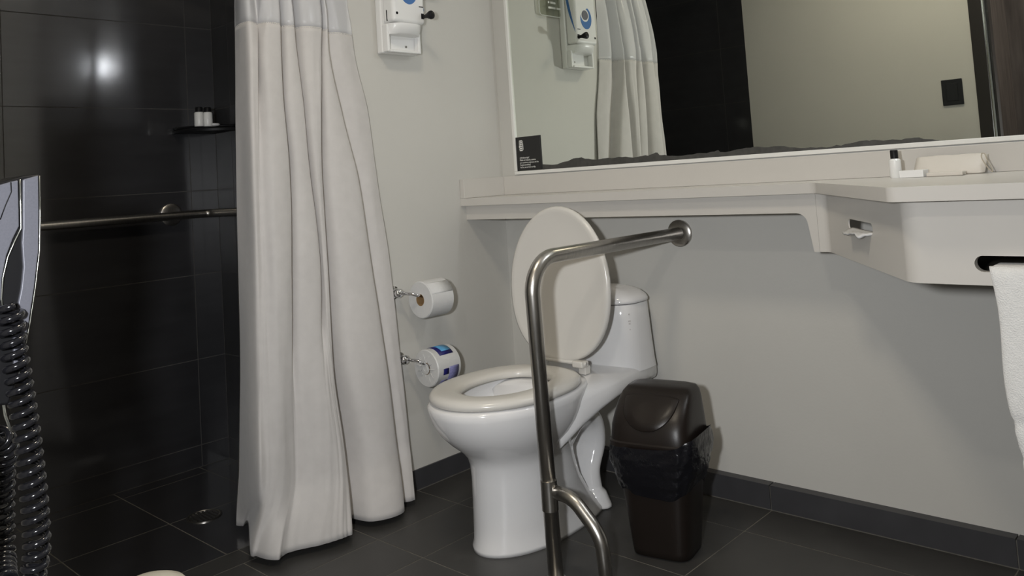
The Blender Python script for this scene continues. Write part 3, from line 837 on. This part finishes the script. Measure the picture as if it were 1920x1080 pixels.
# domed lip over the tray recess
rings = []
for i in range(9):
    t = i/8; z = DZ+0.058+0.034*t
    k = math.sin(PI*(0.25+0.25*t))
    rings.append(zr([(0.028+max(0, x)*k, y) for x, y in sellipse(0.0, (DY0+DY1)/2, 0.062, 0.069, 2.6, 40)], z))
loft('lip', rings, 'white', dsp, autos=50)
box('tray', (0.03, DY0+0.012, DZ+0.001), (0.056, DY1-0.012, DZ+0.010), 'white', dsp, bevel=0.003)
lathe('screw', [(0.004, 0), (0.004, 0.0015), (0.001, 0.0018)], (0.03, -0.452, DZ+0.026), 'steel', dsp, axis='x', n=14)
box('housing', (0.03, DY0+0.006, DZ+0.094), (0.085, DY1-0.004, DZ+0.44), 'white', dsp, bevel=0.012, seg=4)
XH = 0.0853
lathe('lock', [(0.0045, 0), (0.0045, 0.001), (0.001, 0.0012)], (XH, DY0+0.022, DZ+0.122), 'black', dsp, axis='x', n=18)
box('slot', (XH-0.001, DY1-0.022, DZ+0.112), (XH+0.0006, DY1-0.010, DZ+0.130), 'black', dsp)
box('slot', (XH-0.001, DY1-0.030, DZ+0.150), (XH+0.0006, DY1-0.012, DZ+0.153), 'black', dsp)
box('side_seam', (0.052, DY0+0.0045, DZ+0.10), (0.055, DY0+0.0068, DZ+0.135), 'black', dsp)
lathe('knob', [(0.006, 0), (0.006, 0.012), (0.0075, 0.020), (0.014, 0.038), (0.014, 0.043), (0.010, 0.046)], (XH-0.001, DY1-0.014, DZ+0.119), 'black', dsp, axis='x', n=20)
# blue crescent print round a pale disc
cyy, czz, ro, ri = -0.475, DZ+0.200, 0.036, 0.027
pts = [(cyy+ro*math.cos(a), czz+ro*1.25*math.sin(a)) for a in [math.radians(110+250*i/30) for i in range(31)]]
pts2 = [(cyy+0.006+ri*math.cos(a), czz+0.012+ri*math.sin(a)) for a in [math.radians(110+250*i/30) for i in range(31)]][::-1]
prism('blue_crescent', pts+pts2, 'blue', 0, XH-0.0006, XH+0.0005, dsp)
cres = [(XH, cyy+0.006+0.020*math.cos(2*PI*i/30), czz+0.012+0.020*math.sin(2*PI*i/30)) for i in range(30)]
prism('silver_disc', [(c[1], c[2]) for c in cres], 'silver', 0, XH-0.0006, XH+0.0007, dsp)
# blue curved stripe down the wall-corner side
v = []
for i in range(20):
    t = i/19; z = DZ+0.14+0.28*t; x = 0.080-0.036*math.sin(t*PI*0.55)
    v += [(x, DY1-0.0036, z), (x-0.012*math.sin(PI*min(1, t*1.2+0.02)), DY1-0.0036, z)]
st = link('blue_stripe', pydata('blue_stripe', v, [(2*i, 2*i+2, 2*i+3, 2*i+1) for i in range(19)]), 'blue', dsp)
s = st.modifiers.new('t', 'SOLIDIFY'); s.thickness = 0.0008; s.offset = 0
settle(dsp)

# acrylic notice on the same wall, seen only in the mirror
pl = thing('acrylic_plaque', 'clear acrylic plaque with white lettering, reflected in the mirror beside the dispenser', 'plaque', (0.012, -0.33, 1.60))
py0, py1, pz0 = -0.405, -0.275, 1.604
outl = fillet([(py0+0.02, pz0, 0), (py1, pz0, 0), (py1, pz0+0.18, 0), (py0, pz0+0.18, 0), (py0, pz0, 0), (py0+0.02, pz0, 0)], 0.014, 6)[1:-1]
pp = [(p.x, p.y) for p in outl]
prism('sheet', pp, 'acrylic', 0, 0.010, 0.014, pl)
tube('polished_edge', [(0.012, a, b) for a, b in pp+[pp[0]]], 0.0022, 'white', pl, n=6)
for k, ws in enumerate(((.5, .3, .12), (.1, .35), (.08, .12, .3), (.08, .1, .25), (.08, .2, .3), (.3, .3))):
    yy = py1-0.052
    for w in ws:
        box('letter_block', (0.0142, yy-w*0.09, pz0+0.03+0.021*k), (0.0147, yy, pz0+0.038+0.021*k), 'ink', pl); yy -= w*0.09+0.006
for y in (py0+0.015, py1-0.015):
    lathe('standoff', [(0.006, 0), (0.006, 0.010)], (0, y, pz0+0.165), 'chrome', pl, axis='x', n=16)
settle(pl)

# ================================================================== HAIR DRYER
XD = 1.0
hd = thing('hair_dryer', 'silver and black wall hair dryer with coiled black cord at the left edge', 'hair dryer', (XD-0.04, YF, 0.78))
def pyz(pts): return [(p.y, p.z) for p in (at(a, b, 0, XD) for a, b in pts)]
right = [(14,338),(45,329),(78,326),(79,400),(78,470),(70,540),(58,605),(44,670),(30,725),(18,760)]
rp = pyz(right)
outline = rp+[(YF+0.035, rp[-1][1]+0.012), (YF+0.0005, rp[-1][1]+0.03), (YF+0.0005, rp[0][1]-0.05), (YF+0.03, rp[0][1]-0.016)]
prism('shell', outline, 'black', 0, XD-0.075, XD, hd, bevel=0.004, seg=3)
pa = pyz([(41,337),(70,329),(71,400),(70,470),(62,540),(52,605),(40,665),(24,690),(23,640),(28,590),(38,540),(42,500),(39,455),(41,430)])
prism('side_panel', pa, 'silver', 0, XD-0.001, XD+0.0045, hd, bevel=0.0015)
pb = pyz([(-60,368),(-20,352),(18,341),(32,338),(34,424),(22,448),(10,480),(2,520),(0,560),(-20,620),(-60,640)])
prism('side_panel', pb, 'silver', 0, XD-0.001, XD+0.0045, hd, bevel=0.0015)
tube('trim_line', [(XD+0.003, a, b) for a, b in pyz([(36,337),(37,380),(38,428),(26,452),(13,482),(4,520),(1,560),(4,580)])], 0.0009, 'groove', hd, n=6)
tube('trim_line', [(XD+0.002, a, b) for a, b in pyz([(73,330),(74,400),(73,470),(65,540),(55,605),(43,668),(30,718)])], 0.0006, 'groove', hd, n=6)
tube('trim_line', [(XD+0.0045, a, b) for a, b in pyz([(18,342),(19,360),(8,385),(-2,412)])], 0.0007, 'black', hd, n=6)
tube('hook', [(XD-0.005, a, b) for a, b in pyz([(3,700),(6,740),(12,780),(22,808)])], 0.0016, 'groove', hd, n=6)
# coiled cord: helix round a hanging loop
def coil(pts, turns, R, wire, name):
    sp = catmull([tuple(p) for p in pts], 24)
    P = [Vector(p) for p in sp]
    cum = [0]
    for a, b in zip(P, P[1:]): cum.append(cum[-1]+(b-a).length)
    N = turns*14; out = []; k = 0
    ref = Vector((1, 0.2, 0)).normalized()
    for i in range(N+1):
        s = cum[-1]*i/N
        while k < len(cum)-2 and cum[k+1] < s: k += 1
        t = (s-cum[k])/(cum[k+1]-cum[k]); c = P[k].lerp(P[k+1], t); tg = (P[k+1]-P[k]).normalized()
        n1 = (ref-tg*ref.dot(tg)).normalized(); n2 = tg.cross(n1); a = 2*PI*turns*i/N
        out.append(c+(n1*math.cos(a)+n2*math.sin(a))*R)
    return tube(name, out, wire, 'cord', hd, n=8)
XC_ = XD+0.014
down = [at(a, b, 0, XC_) for a, b in ((18,572),(24,640),(36,720),(48,800),(58,880),(66,960),(68,1040))]
bot = [at(52,1105,0,XC_-0.01), at(30,1118,0,XC_-0.03), at(8,1090,0,XC_-0.05)]
up_ = [at(5,1040,0,XD-0.10), at(3,960,0,XD-0.11), at(5,880,0,XD-0.10), at(10,835,0,XD-0.08), at(-10,815,0,XD-0.06)]
coil(down+bot+up_, 46, 0.0112, 0.0042, 'coil_cord')
settle(hd)

# ================================================================== SMALL THINGS AT THE EDGES
sw = thing('light_switch', 'dark square light switch on the beige wall reflected in the mirror', 'switch', (1.01, YF, 1.23))
box('plate', (0.965, YF, 1.171), (1.054, YF+0.008, 1.290), 'switch', sw, bevel=0.003)
box('rocker', (0.985, YF+0.008, 1.19), (1.034, YF+0.011, 1.271), 'switch', sw, bevel=0.0015)
settle(sw)

p = at(287, 1073, 2, 0.30)
can = thing('small_bin', 'cream domed bin whose top just shows at the bottom left edge', 'bin', (p.x, p.y, 0))
cy_ = p+Vector((FWD.x, FWD.y, 0)).normalized()*-0.018
lathe('body', [(0.060, 0.0005), (0.064, 0.004), (0.073, 0.24), (0.074, 0.245)], (cy_.x, cy_.y, 0), 'cream', can, n=40)
lathe('dome', [(0.076, 0.246), (0.076, 0.256), (0.072, 0.270), (0.060, 0.284), (0.040, 0.293), (0.018, 0.297), (0.002, 0.298)], (cy_.x, cy_.y, 0), 'cream', can, n=40)
can.location = (cy_.x, cy_.y, 0)
settle(can)

# globe lamp over the mirror: its reflection is the bright spot on the black tiles
GL = Vector((1.74, -0.095, 1.866))
gl = thing('globe_lamp', 'lit white globe lamp on the wall above the mirror, out of the picture', 'lamp', (GL.x, 0, GL.z))
lathe('wall_rose', [(0.05, 0), (0.05, -0.012), (0.018, -0.018), (0.014, -0.045)], (GL.x, 0, GL.z), 'chrome', gl, axis='y')
prof = [(0.055*math.sin(PI*i/16)+0.0005, -0.055*math.cos(PI*i/16)) for i in range(17)]
lathe('globe', prof, GL, 'globe', gl, n=32, autos=None)
settle(gl)
cl = thing('ceiling_light', 'round ceiling light in the middle of the bathroom ceiling', 'light', (1.05, -1.32, CZ))
lathe('ring', [(0.17, 0), (0.17, -0.03), (0.16, -0.035)], (1.05, -1.32, CZ), 'white', cl, n=40)
lathe('diffuser', [(0.155, -0.034), (0.15, -0.042), (0.01, -0.045)], (1.05, -1.32, CZ), 'diffuser', cl, n=40)
settle(cl)
area_light('ceiling_light_glow', (1.05, -1.32, CZ-0.05), (1.05, -1.32, 0), 0.30, CEIL_W, (1.0, 0.88, 0.70))
hl = thing('hall_fill_light', 'round light added on the hall ceiling to brighten the space behind the doorway', 'light', (1.9, -2.75, CZ))  # added lamp, unseen, only brightens the hall
lathe('ring', [(0.10, 0), (0.10, -0.02), (0.09, -0.025)], (1.9, -2.75, CZ), 'white', hl, n=32)
lathe('diffuser', [(0.085, -0.024), (0.01, -0.028)], (1.9, -2.75, CZ), 'diffuser', hl, n=32)
settle(hl)
area_light('hall_fill_glow', (1.9, -2.75, CZ-0.035), (1.9, -2.75, 0), 0.16, HALL_W, (1.0, 0.93, 0.82))

# pieces that belong to one part hang under that part
bpy.context.view_layer.update()
def nest(root, part, subs):
    p = next(c for c in root.children if c.name.split('.')[0] == part)
    for c in list(root.children):
        if c.name.split('.')[0] in subs and c is not p:
            c.parent = p; c.matrix_parent_inverse = p.matrix_world.inverted()
nest(toi, 'tank_lid', ('flush_button',)); nest(toi, 'tank', ('printed_mark',)); nest(toi, 'seat_lid', ('hinge_pin',))
nest(bn, 'hood', ('flap',)); nest(card, 'card_sheet', ('lettering', 'emblem_bar'))
nest(dsp, 'housing', ('knob', 'lock', 'slot', 'blue_crescent', 'silver_disc', 'blue_stripe', 'side_seam'))
nest(dsp, 'backplate', ('screw',)); nest(sw, 'plate', ('rocker',)); nest(pl, 'sheet', ('letter_block', 'polished_edge'))
nest(hd, 'shell', ('trim_line',)); nest(sh, 'plate', ('rim',)); nest(gr, 'rail', ('sleeve',)); nest(pk, 'pouch', ('string',))
